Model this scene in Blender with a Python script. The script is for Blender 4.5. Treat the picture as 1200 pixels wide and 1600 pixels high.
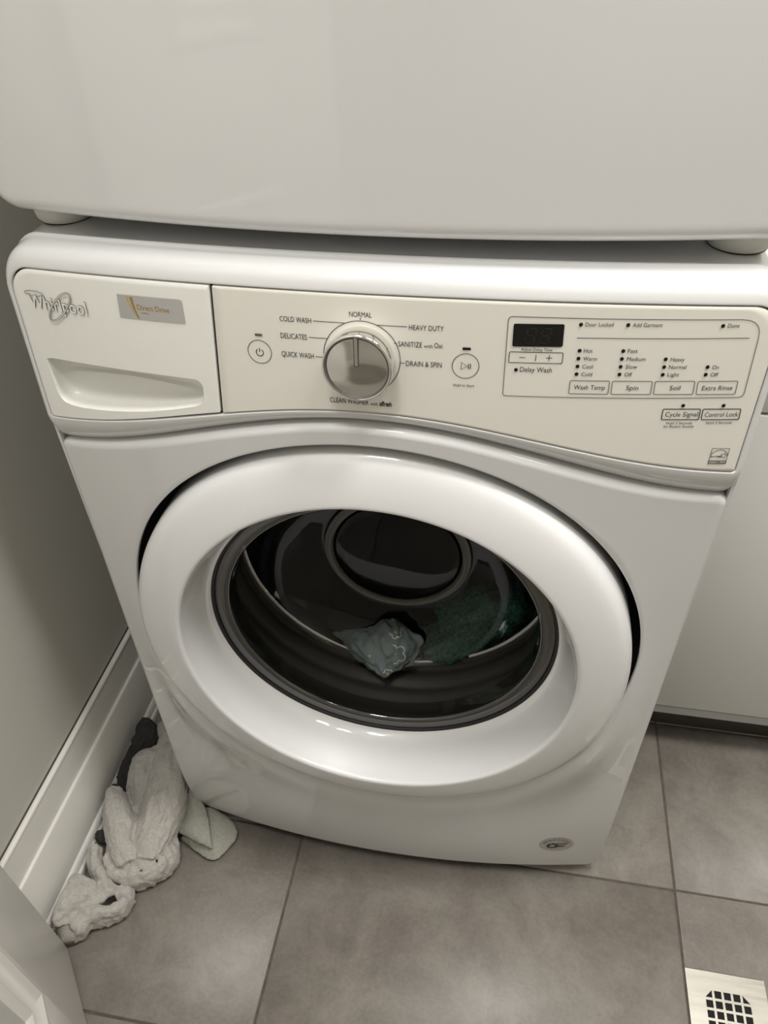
import bpy, bmesh, math, random
from mathutils import Vector, Matrix, noise

for o in list(bpy.data.objects):
    bpy.data.objects.remove(o)
SC = bpy.context.scene
COL = SC.collection
PI = math.pi
random.seed(7)

# ------------------------------------------------------------------ camera
F_PX = 1170.1
CAM_LOC = Vector((0.122, -0.5785, 1.2694))
YAW, PITCH, ROLL = -0.1897, 0.7173, -0.0300
fw = Vector((math.sin(YAW)*math.cos(PITCH), math.cos(YAW)*math.cos(PITCH), -math.sin(PITCH)))
rt = Vector((math.cos(YAW), -math.sin(YAW), 0))
up = rt.cross(fw)
r2 = math.cos(ROLL)*rt + math.sin(ROLL)*up
u2 = -math.sin(ROLL)*rt + math.cos(ROLL)*up
cam = bpy.data.cameras.new('camera')
cam.sensor_fit = 'VERTICAL'; cam.sensor_height = 36.0; cam.sensor_width = 27.0
cam.lens = F_PX*36.0/1600.0
cam.clip_start = 0.01; cam.clip_end = 50
camo = bpy.data.objects.new('camera', cam); COL.objects.link(camo)
M = Matrix.Identity(4)
for i in range(3):
    M[i][0], M[i][1], M[i][2], M[i][3] = r2[i], u2[i], -fw[i], CAM_LOC[i]
camo.matrix_world = M
SC.camera = camo

# ------------------------------------------------------------------ world, lamps, exposure
W = bpy.data.worlds.new('world'); SC.world = W; W.use_nodes = True
W.node_tree.nodes['Background'].inputs[0].default_value = (1.0, 0.96, 0.9, 1)
W.node_tree.nodes['Background'].inputs[1].default_value = 0.05
def area(name, loc, size, power, col=(1, .93, .83), rot=(0, 0, 0), size_y=None):
    l = bpy.data.lights.new(name, 'AREA'); l.energy = power; l.color = col
    l.shape = 'RECTANGLE' if size_y else 'DISK'; l.size = size
    if size_y: l.size_y = size_y
    o = bpy.data.objects.new(name, l); COL.objects.link(o); o.location = loc; o.rotation_euler = rot
    return o
LAMP = (1, .98, .945)
area('ceiling_lamp', (0.60, -0.10, 2.44), 0.40, 22, LAMP)
area('ceiling_lamp_entry', (-0.10, -0.64, 2.44), 0.40, 13, LAMP)
area('ceiling_lamp_side', (1.20, -0.25, 2.44), 0.40, 9, LAMP)
SC.view_settings.view_transform = 'Standard'
SC.view_settings.look = 'None'
SC.view_settings.gamma = 1.0
SC.view_settings.use_curve_mapping = False
SC.view_settings.exposure = 0.0

# ------------------------------------------------------------------ materials
MATS = {}
def mat(name, col, rough=.5, metal=0.0, spec=.5, coat=0.0, coat_rough=.05, nz=None, bump=None, sheen=0.0, emit=None):
    m = bpy.data.materials.new(name); m.use_nodes = True
    nt = m.node_tree; b = nt.nodes['Principled BSDF']
    b.inputs['Base Color'].default_value = (*col, 1)
    b.inputs['Roughness'].default_value = rough
    b.inputs['Metallic'].default_value = metal
    b.inputs['Specular IOR Level'].default_value = spec
    b.inputs['Coat Weight'].default_value = coat
    b.inputs['Coat Roughness'].default_value = coat_rough
    b.inputs['Sheen Weight'].default_value = sheen
    tc = nt.nodes.new('ShaderNodeTexCoord')
    if nz:                                   # (scale, amount, detail): colour mottling
        n = nt.nodes.new('ShaderNodeTexNoise'); n.inputs['Scale'].default_value = nz[0]; n.inputs['Detail'].default_value = nz[2]
        n.inputs['Roughness'].default_value = .6
        r = nt.nodes.new('ShaderNodeValToRGB')
        a = nz[1]
        r.color_ramp.elements[0].position = .3; r.color_ramp.elements[1].position = .72
        r.color_ramp.elements[0].color = (*[max(0, c*(1-a)) for c in col], 1)
        r.color_ramp.elements[1].color = (*[min(1, c*(1+a)) for c in col], 1)
        nt.links.new(tc.outputs['Object'], n.inputs['Vector']); nt.links.new(n.outputs['Fac'], r.inputs['Fac'])
        nt.links.new(r.outputs['Color'], b.inputs['Base Color'])
    if bump:                                 # (scale, strength, distance)
        n = nt.nodes.new('ShaderNodeTexNoise'); n.inputs['Scale'].default_value = bump[0]; n.inputs['Detail'].default_value = 4
        bp = nt.nodes.new('ShaderNodeBump'); bp.inputs['Strength'].default_value = bump[1]; bp.inputs['Distance'].default_value = bump[2]
        nt.links.new(tc.outputs['Object'], n.inputs['Vector']); nt.links.new(n.outputs['Fac'], bp.inputs['Height'])
        nt.links.new(bp.outputs['Normal'], b.inputs['Normal'])
    MATS[name] = m
    return m
mat('enamel', (.69, .69, .69), .45, spec=.4, coat=1.0, coat_rough=.035)
mat('enamel_ring', (.79, .79, .795), .38, spec=.6, coat=.8, coat_rough=.04)
mat('panel_plastic', (.78, .755, .69), .38, coat=.25, coat_rough=.1)
mat('drawer_plastic', (.84, .835, .79), .36, coat=.15, coat_rough=.15)
mat('seam', (.012, .012, .012), .7)
mat('gap_rubber', (.012, .012, .012), .6)
mat('print_black', (.018, .017, .016), .5)
mat('print_grey', (.09, .085, .08), .5)
mat('led_black', (.006, .006, .006), .25)
mat('display_black', (.002, .002, .002), .12)
mat('segment', (.012, .012, .012), .4)
mat('chrome', (.78, .77, .74), .07, 1.0)
mat('chrome_face', (.70, .69, .66), .10, 1.0)
mat('badge_chrome', (.40, .38, .35), .3, .6)
mat('sticker_silver', (.50, .49, .47), .35, .35)
mat('gold', (.36, .21, .02), .45)
mat('gold_pale', (.55, .38, .14), .45)
mat('gasket', (.075, .070, .062), .5)
mat('drum_steel_shaded', (.10, .10, .10), .30, .9)  # stainless steel, the unlit interior's shade put into its colour
mat('drum_rim', (.75, .75, .75), .18, 1.0)
mat('foot_plastic', (.66, .65, .60), .5)
mat('foot_black', (.02, .02, .02), .6)
mat('wall_paint', (.58, .565, .51), .65, bump=(160, .06, .001))
mat('trim_paint', (.86, .84, .79), .35, coat=.2, coat_rough=.15)
mat('door_paint', (.84, .82, .78), .33, coat=.15, coat_rough=.15)
mat('ceiling_paint', (.80, .79, .76), .8)
mat('cabinet_white', (.72, .715, .69), .32, coat=.2, coat_rough=.12)
mat('cabinet_edge', (.36, .36, .35), .4)
mat('counter_white', (.82, .815, .79), .3, coat=.2)
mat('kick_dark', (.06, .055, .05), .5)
mat('grout', (.105, .088, .074), .9, nz=(60, .25, 4))
mat('drain_shade', (.004, .004, .004), .8)
mat('sweat_grey', (.50, .475, .44), .95, spec=.1, nz=(260, .16, 6), bump=(420, .55, .002), sheen=.25)
mat('sage_grey', (.385, .385, .335), .95, spec=.1, nz=(240, .13, 6), bump=(420, .5, .002), sheen=.2)
mat('rib_grey', (.36, .34, .31), .95, spec=.1, nz=(300, .15, 6), bump=(500, .6, .002))
mat('charcoal', (.045, .045, .043), .95, spec=.1, nz=(200, .2, 6), bump=(400, .5, .002))
mat('slate_cloth', (.17, .205, .205), .9, spec=.15, nz=(30, .18, 4), bump=(300, .3, .001))
mat('cloth_white', (.62, .63, .60), .8)
mat('cloth_yellow', (.55, .45, .12), .8)
mat('emerald', (.008, .105, .070), .75, nz=(200, .95, 3), bump=(200, .5, .002))
mat('emerald_fleck', (.03, .19, .13), .7)
mat('oval_sticker', (.44, .42, .41), .4)
mat('oval_red', (.20, .09, .08), .5)

# glass: thin dark tinted pane, Fresnel mirror over a tinted see-through
def glass(name, tint, ior=1.5, rough=.02):
    m = bpy.data.materials.new(name); m.use_nodes = True; nt = m.node_tree
    nt.nodes.remove(nt.nodes['Principled BSDF']); out = nt.nodes['Material Output']
    t = nt.nodes.new('ShaderNodeBsdfTransparent'); t.inputs[0].default_value = (*tint, 1)
    g = nt.nodes.new('ShaderNodeBsdfGlossy'); g.inputs['Roughness'].default_value = rough
    lw = nt.nodes.new('ShaderNodeLayerWeight'); lw.inputs['Blend'].default_value = .5
    pw = nt.nodes.new('ShaderNodeMath'); pw.operation = 'POWER'; pw.inputs[1].default_value = 5
    f0 = ((ior-1)/(ior+1))**2
    f = nt.nodes.new('ShaderNodeMath'); f.operation = 'MULTIPLY_ADD'; f.inputs[1].default_value = 1-f0; f.inputs[2].default_value = f0
    nt.links.new(lw.outputs['Facing'], pw.inputs[0]); nt.links.new(pw.outputs[0], f.inputs[0])
    x = nt.nodes.new('ShaderNodeMixShader')
    nt.links.new(f.outputs[0], x.inputs[0]); nt.links.new(t.outputs[0], x.inputs[1]); nt.links.new(g.outputs[0], x.inputs[2])
    nt.links.new(x.outputs[0], out.inputs['Surface'])
    MATS[name] = m
glass('door_glass', (.74, .74, .72), 1.48)
glass('flange_glass', (.45, .44, .42), 2.4, .06)
m = mat('bowl_reflection_grey', (.16, .155, .145), .35)

def brushed(name, col):
    m = mat(name, col, .32, .9)
    nt = m.node_tree; b = nt.nodes['Principled BSDF']
    tc = nt.nodes.new('ShaderNodeTexCoord'); mp = nt.nodes.new('ShaderNodeMapping')
    mp.inputs['Rotation'].default_value = (0, 0, math.radians(-38)); mp.inputs['Scale'].default_value = (9, 150, 1)
    n = nt.nodes.new('ShaderNodeTexNoise'); n.inputs['Scale'].default_value = 1.0; n.inputs['Detail'].default_value = 3
    r = nt.nodes.new('ShaderNodeValToRGB')
    r.color_ramp.elements[0].position = .35; r.color_ramp.elements[1].position = .75
    r.color_ramp.elements[0].color = (.42, .42, .42, 1); r.color_ramp.elements[1].color = (.30, .30, .30, 1)
    nt.links.new(tc.outputs['Object'], mp.inputs[0]); nt.links.new(mp.outputs[0], n.inputs['Vector'])
    nt.links.new(n.outputs['Fac'], r.inputs[0]); nt.links.new(r.outputs[0], b.inputs['Roughness'])
    bp = nt.nodes.new('ShaderNodeBump'); bp.inputs['Strength'].default_value = .05; bp.inputs['Distance'].default_value = .0003
    nt.links.new(n.outputs['Fac'], bp.inputs['Height']); nt.links.new(bp.outputs[0], b.inputs['Normal'])
brushed('steel', (.56, .54, .48))

def tile_mat():
    m = mat('tile', (.23, .2, .18), .42, coat=.0)
    nt = m.node_tree; b = nt.nodes['Principled BSDF']
    g = nt.nodes.new('ShaderNodeNewGeometry'); oi = nt.nodes.new('ShaderNodeObjectInfo')
    add = nt.nodes.new('ShaderNodeVectorMath'); add.operation = 'MULTIPLY_ADD'
    add.inputs[1].default_value = (1, 1, 1)
    cmb = nt.nodes.new('ShaderNodeCombineXYZ'); mul = nt.nodes.new('ShaderNodeMath'); mul.operation = 'MULTIPLY'; mul.inputs[1].default_value = 40
    nt.links.new(oi.outputs['Random'], mul.inputs[0]); nt.links.new(mul.outputs[0], cmb.inputs[0]); nt.links.new(mul.outputs[0], cmb.inputs[2])
    nt.links.new(g.outputs['Position'], add.inputs[0]); nt.links.new(cmb.outputs[0], add.inputs[2])
    n1 = nt.nodes.new('ShaderNodeTexNoise'); n1.inputs['Scale'].default_value = 9; n1.inputs['Detail'].default_value = 9; n1.inputs['Roughness'].default_value = .72
    n1.inputs['Distortion'].default_value = .35
    n2 = nt.nodes.new('ShaderNodeTexNoise'); n2.inputs['Scale'].default_value = 160; n2.inputs['Detail'].default_value = 3
    for n in (n1, n2): nt.links.new(add.outputs[0], n.inputs['Vector'])
    mx = nt.nodes.new('ShaderNodeMath'); mx.operation = 'MULTIPLY_ADD'; mx.inputs[1].default_value = .22
    nt.links.new(n2.outputs['Fac'], mx.inputs[0]); nt.links.new(n1.outputs['Fac'], mx.inputs[2])
    r = nt.nodes.new('ShaderNodeValToRGB')
    r.color_ramp.elements[0].position = .42; r.color_ramp.elements[1].position = .85
    r.color_ramp.elements[0].color = (.160, .141, .122, 1); r.color_ramp.elements[1].color = (.300, .274, .242, 1)
    nt.links.new(mx.outputs[0], r.inputs[0]); nt.links.new(r.outputs[0], b.inputs['Base Color'])
    bp = nt.nodes.new('ShaderNodeBump'); bp.inputs['Strength'].default_value = .15; bp.inputs['Distance'].default_value = .001
    nt.links.new(n2.outputs['Fac'], bp.inputs['Height']); nt.links.new(bp.outputs[0], b.inputs['Normal'])
tile_mat()

# ------------------------------------------------------------------ helpers
def obj(name, bm, material, parent=None, smooth=True, angle=None):
    me = bpy.data.meshes.new(name)
    bmesh.ops.recalc_face_normals(bm, faces=bm.faces) if not getattr(bm, 'keep', False) else None
    bm.to_mesh(me); bm.free()
    return mobj(name, me, material, parent, smooth, angle)
def mobj(name, me, material, parent=None, smooth=True, angle=None):
    if material: me.materials.append(MATS[material])
    if smooth:
        me.polygons.foreach_set('use_smooth', [True]*len(me.polygons))
        if angle: me.set_sharp_from_angle(angle=math.radians(angle))
    o = bpy.data.objects.new(name, me); COL.objects.link(o)
    if parent: o.parent = parent
    return o
def py(name, verts, faces, material, parent=None, smooth=True, angle=None, recalc=True):
    me = bpy.data.meshes.new(name); me.from_pydata([tuple(v) for v in verts], [], faces); me.update()
    if recalc:
        bm = bmesh.new(); bm.from_mesh(me); bmesh.ops.recalc_face_normals(bm, faces=bm.faces); bm.to_mesh(me); bm.free()
    return mobj(name, me, material, parent, smooth, angle)
def empty(name, label, cat, loc=(0, 0, 0), group=None):
    o = bpy.data.objects.new(name, None); COL.objects.link(o); o.empty_display_size = .05
    tag(o, label, cat, group)
    return o
def tag(o, label=None, cat=None, group=None, kind=None):
    if label: o['label'] = label
    if cat: o['category'] = cat
    if group: o['group'] = group
    if kind: o['kind'] = kind
    return o
def add_box(bm, x0, x1, y0, y1, z0, z1, bev=0.0, seg=2):
    vs = [bm.verts.new(p) for p in [(x0,y0,z0),(x1,y0,z0),(x1,y1,z0),(x0,y1,z0),(x0,y0,z1),(x1,y0,z1),(x1,y1,z1),(x0,y1,z1)]]
    fs = [(0,3,2,1),(4,5,6,7),(0,1,5,4),(1,2,6,5),(2,3,7,6),(3,0,4,7)]
    faces = [bm.faces.new([vs[i] for i in f]) for f in fs]
    if bev:
        es = {e for f in faces for e in f.edges}
        bmesh.ops.bevel(bm, geom=list(es), offset=bev, segments=seg, profile=.5, affect='EDGES')
def box(name, x0, x1, y0, y1, z0, z1, material, parent=None, bev=.0, seg=2, smooth=True):
    bm = bmesh.new(); add_box(bm, x0, x1, y0, y1, z0, z1, bev, seg)
    return obj(name, bm, material, parent, smooth, 40)
def lathe(name, prof, c, material, parent=None, n=128, angle=None, close=False, axis='y', rfun=None):
    """prof: list of (r, along); around the y axis (or z) through c"""
    V, Fc = [], []
    m = len(prof)
    for i in range(n):
        a = 2*PI*i/n
        for (r, t) in prof:
            if axis == 'y': V.append((c[0]+r*math.cos(a), c[1]+t, c[2]+r*math.sin(a)))
            else: V.append((c[0]+r*math.cos(a), c[1]+r*math.sin(a), c[2]+t))
    for i in range(n):
        j = (i+1) % n
        for k in range(m-1 + (1 if close else 0)):
            k2 = (k+1) % m
            Fc.append((i*m+k, j*m+k, j*m+k2, i*m+k2))
    o = py(name, V, Fc, material, parent, True, angle)
    bm = bmesh.new(); bm.from_mesh(o.data); bmesh.ops.remove_doubles(bm, verts=bm.verts, dist=1e-6)
    bmesh.ops.recalc_face_normals(bm, faces=bm.faces); bm.to_mesh(o.data); bm.free()
    return o
def spline(pts, n):
    """Catmull-Rom through points of any dimension"""
    out = []; P = [pts[0]] + list(pts) + [pts[-1]]
    for i in range(1, len(P)-2):
        for k in range(n):
            t = k/n; r = []
            for d in range(len(pts[0])):
                a, b, c, e = P[i-1][d], P[i][d], P[i+1][d], P[i+2][d]
                r.append(.5*(2*b+(c-a)*t+(2*a-5*b+4*c-e)*t*t+(3*b-a-3*c+e)*t**3))
            out.append(tuple(r))
    out.append(tuple(pts[-1])); return out
def smooth01(t): t = max(0, min(1, t)); return t*t*(3-2*t)
def lerp(a, b, t): return a+(b-a)*t

def loop_rect(x0, x1, zb, zt, r, n=60, na=12):
    """closed outline, counter-clockwise from lower left; zb, zt functions of x; r = radii (bl, br, tr, tl)"""
    bl, br, tr, tl = r; L = []
    for i in range(n+1):
        x = lerp(x0+bl, x1-br, i/n); L.append((x, zb(x)))
    def arc(cx, cz, rad, a0):
        for i in range(1, na):
            a = a0 + PI/2*i/na; L.append((cx+rad*math.cos(a), cz+rad*math.sin(a)))
    arc(x1-br, zb(x1-br)+br, br, -PI/2)
    za, zc_ = zb(x1-br)+br, zt(x1-tr)-tr
    m = max(6, n//2)
    for i in range(m+1): L.append((x1, lerp(za, zc_, i/m)))
    arc(x1-tr, zt(x1-tr)-tr, tr, 0)
    for i in range(n+1):
        x = lerp(x1-tr, x0+tl, i/n); L.append((x, zt(x)))
    arc(x0+tl, zt(x0+tl)-tl, tl, PI/2)
    za, zc_ = zt(x0+tl)-tl, zb(x0+bl)+bl
    for i in range(m+1): L.append((x0, lerp(za, zc_, i/m)))
    arc(x0+bl, zb(x0+bl)+bl, bl, PI)
    out = []
    for p in L:
        if not out or math.hypot(p[0]-out[-1][0], p[1]-out[-1][1]) > 1e-6: out.append(p)
    if math.hypot(out[0][0]-out[-1][0], out[0][1]-out[-1][1]) < 1e-6: out.pop()
    return out
def normals(L):
    N = []
    for i in range(len(L)):
        a, b = L[i-1], L[(i+1) % len(L)]
        dx, dz = b[0]-a[0], b[1]-a[1]; l = math.hypot(dx, dz) or 1
        N.append((dz/l, -dx/l))
    return N
def ray_loop(L, c, ang):
    """point of the outline L in the direction ang from c"""
    d = (math.cos(ang), math.sin(ang)); best = None
    for i in range(len(L)):
        a, b = L[i], L[(i+1) % len(L)]
        ex, ez = b[0]-a[0], b[1]-a[1]
        det = d[0]*(-ez) - d[1]*(-ex)
        if abs(det) < 1e-14: continue
        wx, wz = a[0]-c[0], a[1]-c[1]
        t = (wx*(-ez) - wz*(-ex))/det; s = (d[0]*wz - d[1]*wx)/det
        if t > 0 and -1e-9 <= s <= 1+1e-9 and (best is None or t < best): best = t
    best = best or 0
    return (c[0]+d[0]*best, c[1]+d[1]*best)
def shell(name, L, surf, material, parent, inner=None, center=(0, 0), roll=None, steps=18, power=1.6, angle=None, inner_roll=None):
    """surface inside outline L lying on surf(x,z); inner(ang)->(x,z) cuts a hole; roll(nx,nz,x,z)->[(out,back)] folds the rim backwards"""
    N = normals(L); V, Fc = [], []; n = len(L); rows = []
    for i, p in enumerate(L):
        ang = math.atan2(p[1]-center[1], p[0]-center[0])
        q = inner(ang) if inner else center
        row = []
        if inner and inner_roll:
            dx, dz = p[0]-q[0], p[1]-q[1]; l = math.hypot(dx, dz)
            for (o_, b_) in reversed(inner_roll):
                x, z = q[0]-dx/l*o_, q[1]-dz/l*o_; row.append((x, surf(q[0], q[1])+b_, z))
        for k in range(steps+1):
            t = 1-(1-k/steps)**power
            x, z = lerp(q[0], p[0], t), lerp(q[1], p[1], t)
            row.append((x, surf(x, z), z))
        if roll:
            for (o_, b_) in roll(N[i][0], N[i][1], p[0], p[1]):
                row.append((p[0]+N[i][0]*o_, surf(p[0], p[1])+b_, p[1]+N[i][1]*o_))
        rows.append(row)
    m = len(rows[0])
    for r in rows: V += r
    for i in range(n):
        j = (i+1) % n
        for k in range(m-1): Fc.append((i*m+k, j*m+k, j*m+k+1, i*m+k+1))
    me = bpy.data.meshes.new(name); me.from_pydata(V, [], Fc)
    bm = bmesh.new(); bm.from_mesh(me); bmesh.ops.remove_doubles(bm, verts=bm.verts, dist=1e-6)
    bmesh.ops.recalc_face_normals(bm, faces=bm.faces); bm.to_mesh(me); bm.free()
    return mobj(name, me, material, parent, True, angle)
def quarter(r, n=6, tail=()):
    return [(r*math.sin(PI/2*i/n), r*(1-math.cos(PI/2*i/n))) for i in range(1, n+1)] + list(tail)

# printing on a surface ------------------------------------------------
def text_mesh(body, bold=0.0):
    c = bpy.data.curves.new('t', 'FONT'); c.body = body; c.size = 1; c.resolution_u = 3; c.offset = bold
    o = bpy.data.objects.new('t', c); COL.objects.link(o)
    bpy.context.view_layer.update()
    dg = bpy.context.evaluated_depsgraph_get()
    me = bpy.data.meshes.new_from_object(o.evaluated_get(dg))
    bpy.data.objects.remove(o); bpy.data.curves.remove(c)
    return me
_h = text_mesh('H'); CAPH = max(v.co.y for v in _h.vertices)
def text_on(name, body, x, z, w, cap, surf, off, material, parent, bold=0.0, slope=0.0):
    me = text_mesh(body, bold)
    xs = [v.co.x for v in me.vertices]; x0, x1 = min(xs), max(xs)
    for v in me.vertices:
        xx = x + (v.co.x-x0)/(x1-x0)*w; zz = z + v.co.y/CAPH*cap + slope*(xx-x)
        v.co = (xx, surf(xx, zz)-off, zz)
    return mobj(name, me, material, parent, False)
def ribbon(name, pts, w, surf, off, material, parent, closed=False):
    V, Fc = [], []; n = len(pts)
    for i, p in enumerate(pts):
        a = pts[i-1] if (closed or i > 0) else p
        b = pts[(i+1) % n] if (closed or i < n-1) else p
        dx, dz = b[0]-a[0], b[1]-a[1]; l = math.hypot(dx, dz) or 1
        nx, nz = -dz/l*w/2, dx/l*w/2
        for s in (1, -1):
            x, z = p[0]+s*nx, p[1]+s*nz; V.append((x, surf(x, z)-off, z))
    for i in range(n if closed else n-1):
        j = (i+1) % n; Fc.append((2*i, 2*j, 2*j+1, 2*i+1))
    return py(name, V, Fc, material, parent, False)
def decal(name, pts, surf, off, material, parent, cols=12):
    """filled convex outline laid on the surface as a fan"""
    cx = sum(p[0] for p in pts)/len(pts); cz = sum(p[1] for p in pts)/len(pts)
    V = [(cx, surf(cx, cz)-off, cz)]; Fc = []; n = len(pts); R = 4
    for k in range(1, R+1):
        for p in pts:
            x, z = lerp(cx, p[0], k/R), lerp(cz, p[1], k/R); V.append((x, surf(x, z)-off, z))
    for i in range(n):
        j = (i+1) % n; Fc.append((0, 1+i, 1+j))
        for k in range(R-1):
            a = 1+k*n; b = a+n; Fc.append((a+i, b+i, b+j, a+j))
    return py(name, V, Fc, material, parent, False)
def circ(cx, cz, r, n=24, a0=0, a1=2*PI, rz=None):
    rz = rz or r
    full = abs(a1-a0) >= 2*PI-1e-6
    return [(cx+r*math.cos(a0+(a1-a0)*i/(n if full else n-1)), cz+rz*math.sin(a0+(a1-a0)*i/(n if full else n-1))) for i in range(n)]
def rrect(q, r, n=5):
    """rounded outline of a quad q = TL, TR, BR, BL; r scalar or four radii"""
    r = r if isinstance(r, (list, tuple)) else [r]*4
    out = []
    for i in range(4):
        p = Vector(q[i]); a = (Vector(q[i-1])-p).normalized(); b = (Vector(q[(i+1) % 4])-p).normalized()
        s, e = p+a*r[i], p+b*r[i]
        for k in range(n+1):
            t = k/n; out.append(tuple(s*(1-t)**2 + p*2*t*(1-t) + e*t*t))
    dense = []
    for i in range(len(out)):
        a, b = out[i], out[(i+1) % len(out)]; l = math.hypot(b[0]-a[0], b[1]-a[1]); k = max(1, int(l/.012))
        for s in range(k): dense.append((lerp(a[0], b[0], s/k), lerp(a[1], b[1], s/k)))
    return dense

# ================================================================== the room
XW = -0.5195                       # painted wall; the baseboard stands proud of it
floor = box('floor', XW, 1.71, -2.2, .86, -.06, -.0015, 'grout'); tag(floor, kind='structure')
TX, TY, TW, TD, G = .4715, -.0003, .6193, .3147, .0034
tile_cache = {}
for i in range(-2, 2):
    for j in range(-7, 3):
        x0, x1 = TX+i*TW+G/2, TX+(i+1)*TW-G/2
        y0, y1 = TY+j*TD+G/2, TY+(j+1)*TD-G/2
        x0 = max(x0, XW+.001); y1 = min(y1, .858); x1 = min(x1, 1.708)
        if x1-x0 < .02: continue
        if i == 0 and j == -1:      # the tile cut around the floor drain
            nx1, ny0, ny1 = .5835, -.2275, -.1125
            P = [(x0,y0),(x1,y0),(x1,y1),(x0,y1),(x0,ny1),(nx1,ny1),(nx1,ny0),(x0,ny0)]
            bm = bmesh.new(); vs = [bm.verts.new((*p, 0)) for p in P]; lo = [bm.verts.new((*p, -.012)) for p in P]
            bm.faces.new(vs)
            for k in range(8): bm.faces.new((vs[k], lo[k], lo[(k+1) % 8], vs[(k+1) % 8]))
            obj('tile', bm, 'tile', floor, False); continue
        key = (round(x1-x0, 4), round(y1-y0, 4))
        if key not in tile_cache:
            bm = bmesh.new(); w, d = key
            add_box(bm, -w/2, w/2, -d/2, d/2, -.012, 0, .0011, 1)
            o = obj('tile', bm, 'tile', floor, True, 60); tile_cache[key] = o
        else:
            o = tile_cache[key].copy(); COL.objects.link(o)
        o.location = ((x0+x1)/2, (y0+y1)/2, 0)
tag(box('wall_left', XW-.1, XW, -2.2, .86, -.06, 2.5, 'wall_paint', smooth=False), kind='structure')
tag(box('wall_back', XW, 1.71, .86, .96, -.06, 2.5, 'wall_paint', smooth=False), kind='structure')
tag(box('wall_right', 1.71, 1.81, -2.2, .96, -.06, 2.5, 'wall_paint', smooth=False), kind='structure')
tag(box('wall_front', XW-.1, 1.81, -2.3, -2.2, -.06, 2.5, 'wall_paint', smooth=False), kind='structure')
tag(box('ceiling', XW-.1, 1.81, -2.3, .96, 2.5, 2.6, 'ceiling_paint', smooth=False), kind='structure')

# baseboard: profile in (distance from wall, height), swept along y
def sweep_y(name, prof, x, y0, y1, material, parent=None, sx=1):
    V = []; m = len(prof)
    for yy in (y0, y1):
        for d, z in prof: V.append((x+sx*d, yy, z))
    Fc = [(i, (i+1) % m, m+(i+1) % m, m+i) for i in range(m)] + [tuple(range(m)), tuple(range(2*m-1, m-1, -1))]
    return py(name, V, Fc, material, parent, True, 30)
bb = sweep_y('baseboard_left', [(0,0),(.014,0),(.014,.1370),(.0125,.1405),(.0085,.1425),(.0080,.2050),(.0095,.2062),(.0100,.2085),(.0090,.2108),(.0060,.2122),(.0030,.2118),(0,.2118)], XW, -2.2, .86, 'trim_paint')
tag(bb, kind='structure')
sweep_y('shoe_moulding', [(.0139,0),(.026,0),(.0265,.006),(.025,.0105),(.0215,.0125),(.0205,.0165),(.0195,.022),(.0170,.0255),(.0139,.027)], XW, -2.2, .86, 'trim_paint', bb)
sweep_y('baseboard_top_line', [(-.001,.2118),(.0022,.2118),(.0012,.2135),(-.001,.2145)], XW, -2.2, .86, 'kick_dark', bb)  # thin dark line along the baseboard's top edge
bk = box('baseboard_back', XW+.03, 1.70, .845, .8595, 0, .14, 'trim_paint', bev=.002); tag(bk, kind='structure')

# open panel door at the lower left: built flat (s along the leaf, t thickness, z up) and turned into place
DOOR_A = Vector((-0.4637, -0.2412, 0)); DD = Vector((0.6495, -0.7604, 0)); DN = Vector((0.7604, 0.6495, 0))
def leaf(s, t, z): return DOOR_A + DD*s + DN*t + Vector((0, 0, z))
def leaf_obj(name, bm, material, parent, angle=30):
    for v in bm.verts: v.co = leaf(*v.co)
    return obj(name, bm, material, parent, True, angle)
door = bpy.data.objects.new('door_1', None); COL.objects.link(door); tag(door, 'white panelled door standing open at the lower left corner', None, kind='structure')
LW, LH, ST, RB, MW = .46, 2.02, .143, .232, .052
def lbox(name, s0, s1, z0, z1, t0=-.036, t1=0, m='door_paint', bev=.0012):
    bm = bmesh.new(); add_box(bm, s0, s1, t0, t1, z0, z1, bev, 2); return leaf_obj(name, bm, m, door)
lbox('stile', 0, ST, .006, LH); lbox('stile', LW-ST, LW, .006, LH)
lbox('rail', ST, LW-ST, .006, RB); lbox('rail', ST, LW-ST, .92, 1.10); lbox('rail', ST, LW-ST, 1.86, LH)
for z0, z1 in ((RB, .92), (1.10, 1.86)):
    lbox('door_panel', ST+MW-.004, LW-ST-MW+.004, z0+MW-.004, z1-MW+.004, -.03, -.010)
    # moulding: stepped profile, mitred ring
    prof = [(0, -.0005), (.004, .0035), (.013, .004), (.020, .001), (.026, -.003), (.036, -.0055), (.041, -.0035), (.046, -.0055), (.052, -.0105)]
    bm = bmesh.new(); rings = []
    for (o_, t_) in prof:
        rings.append([bm.verts.new(p) for p in [(ST+o_, t_, z0+o_), (LW-ST-o_, t_, z0+o_), (LW-ST-o_, t_, z1-o_), (ST+o_, t_, z1-o_)]])
    for a, b in zip(rings, rings[1:]):
        for k in range(4): bm.faces.new((a[k], a[(k+1) % 4], b[(k+1) % 4], b[k]))
    leaf_obj('panel_moulding', bm, 'trim_paint', door, 20)

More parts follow.
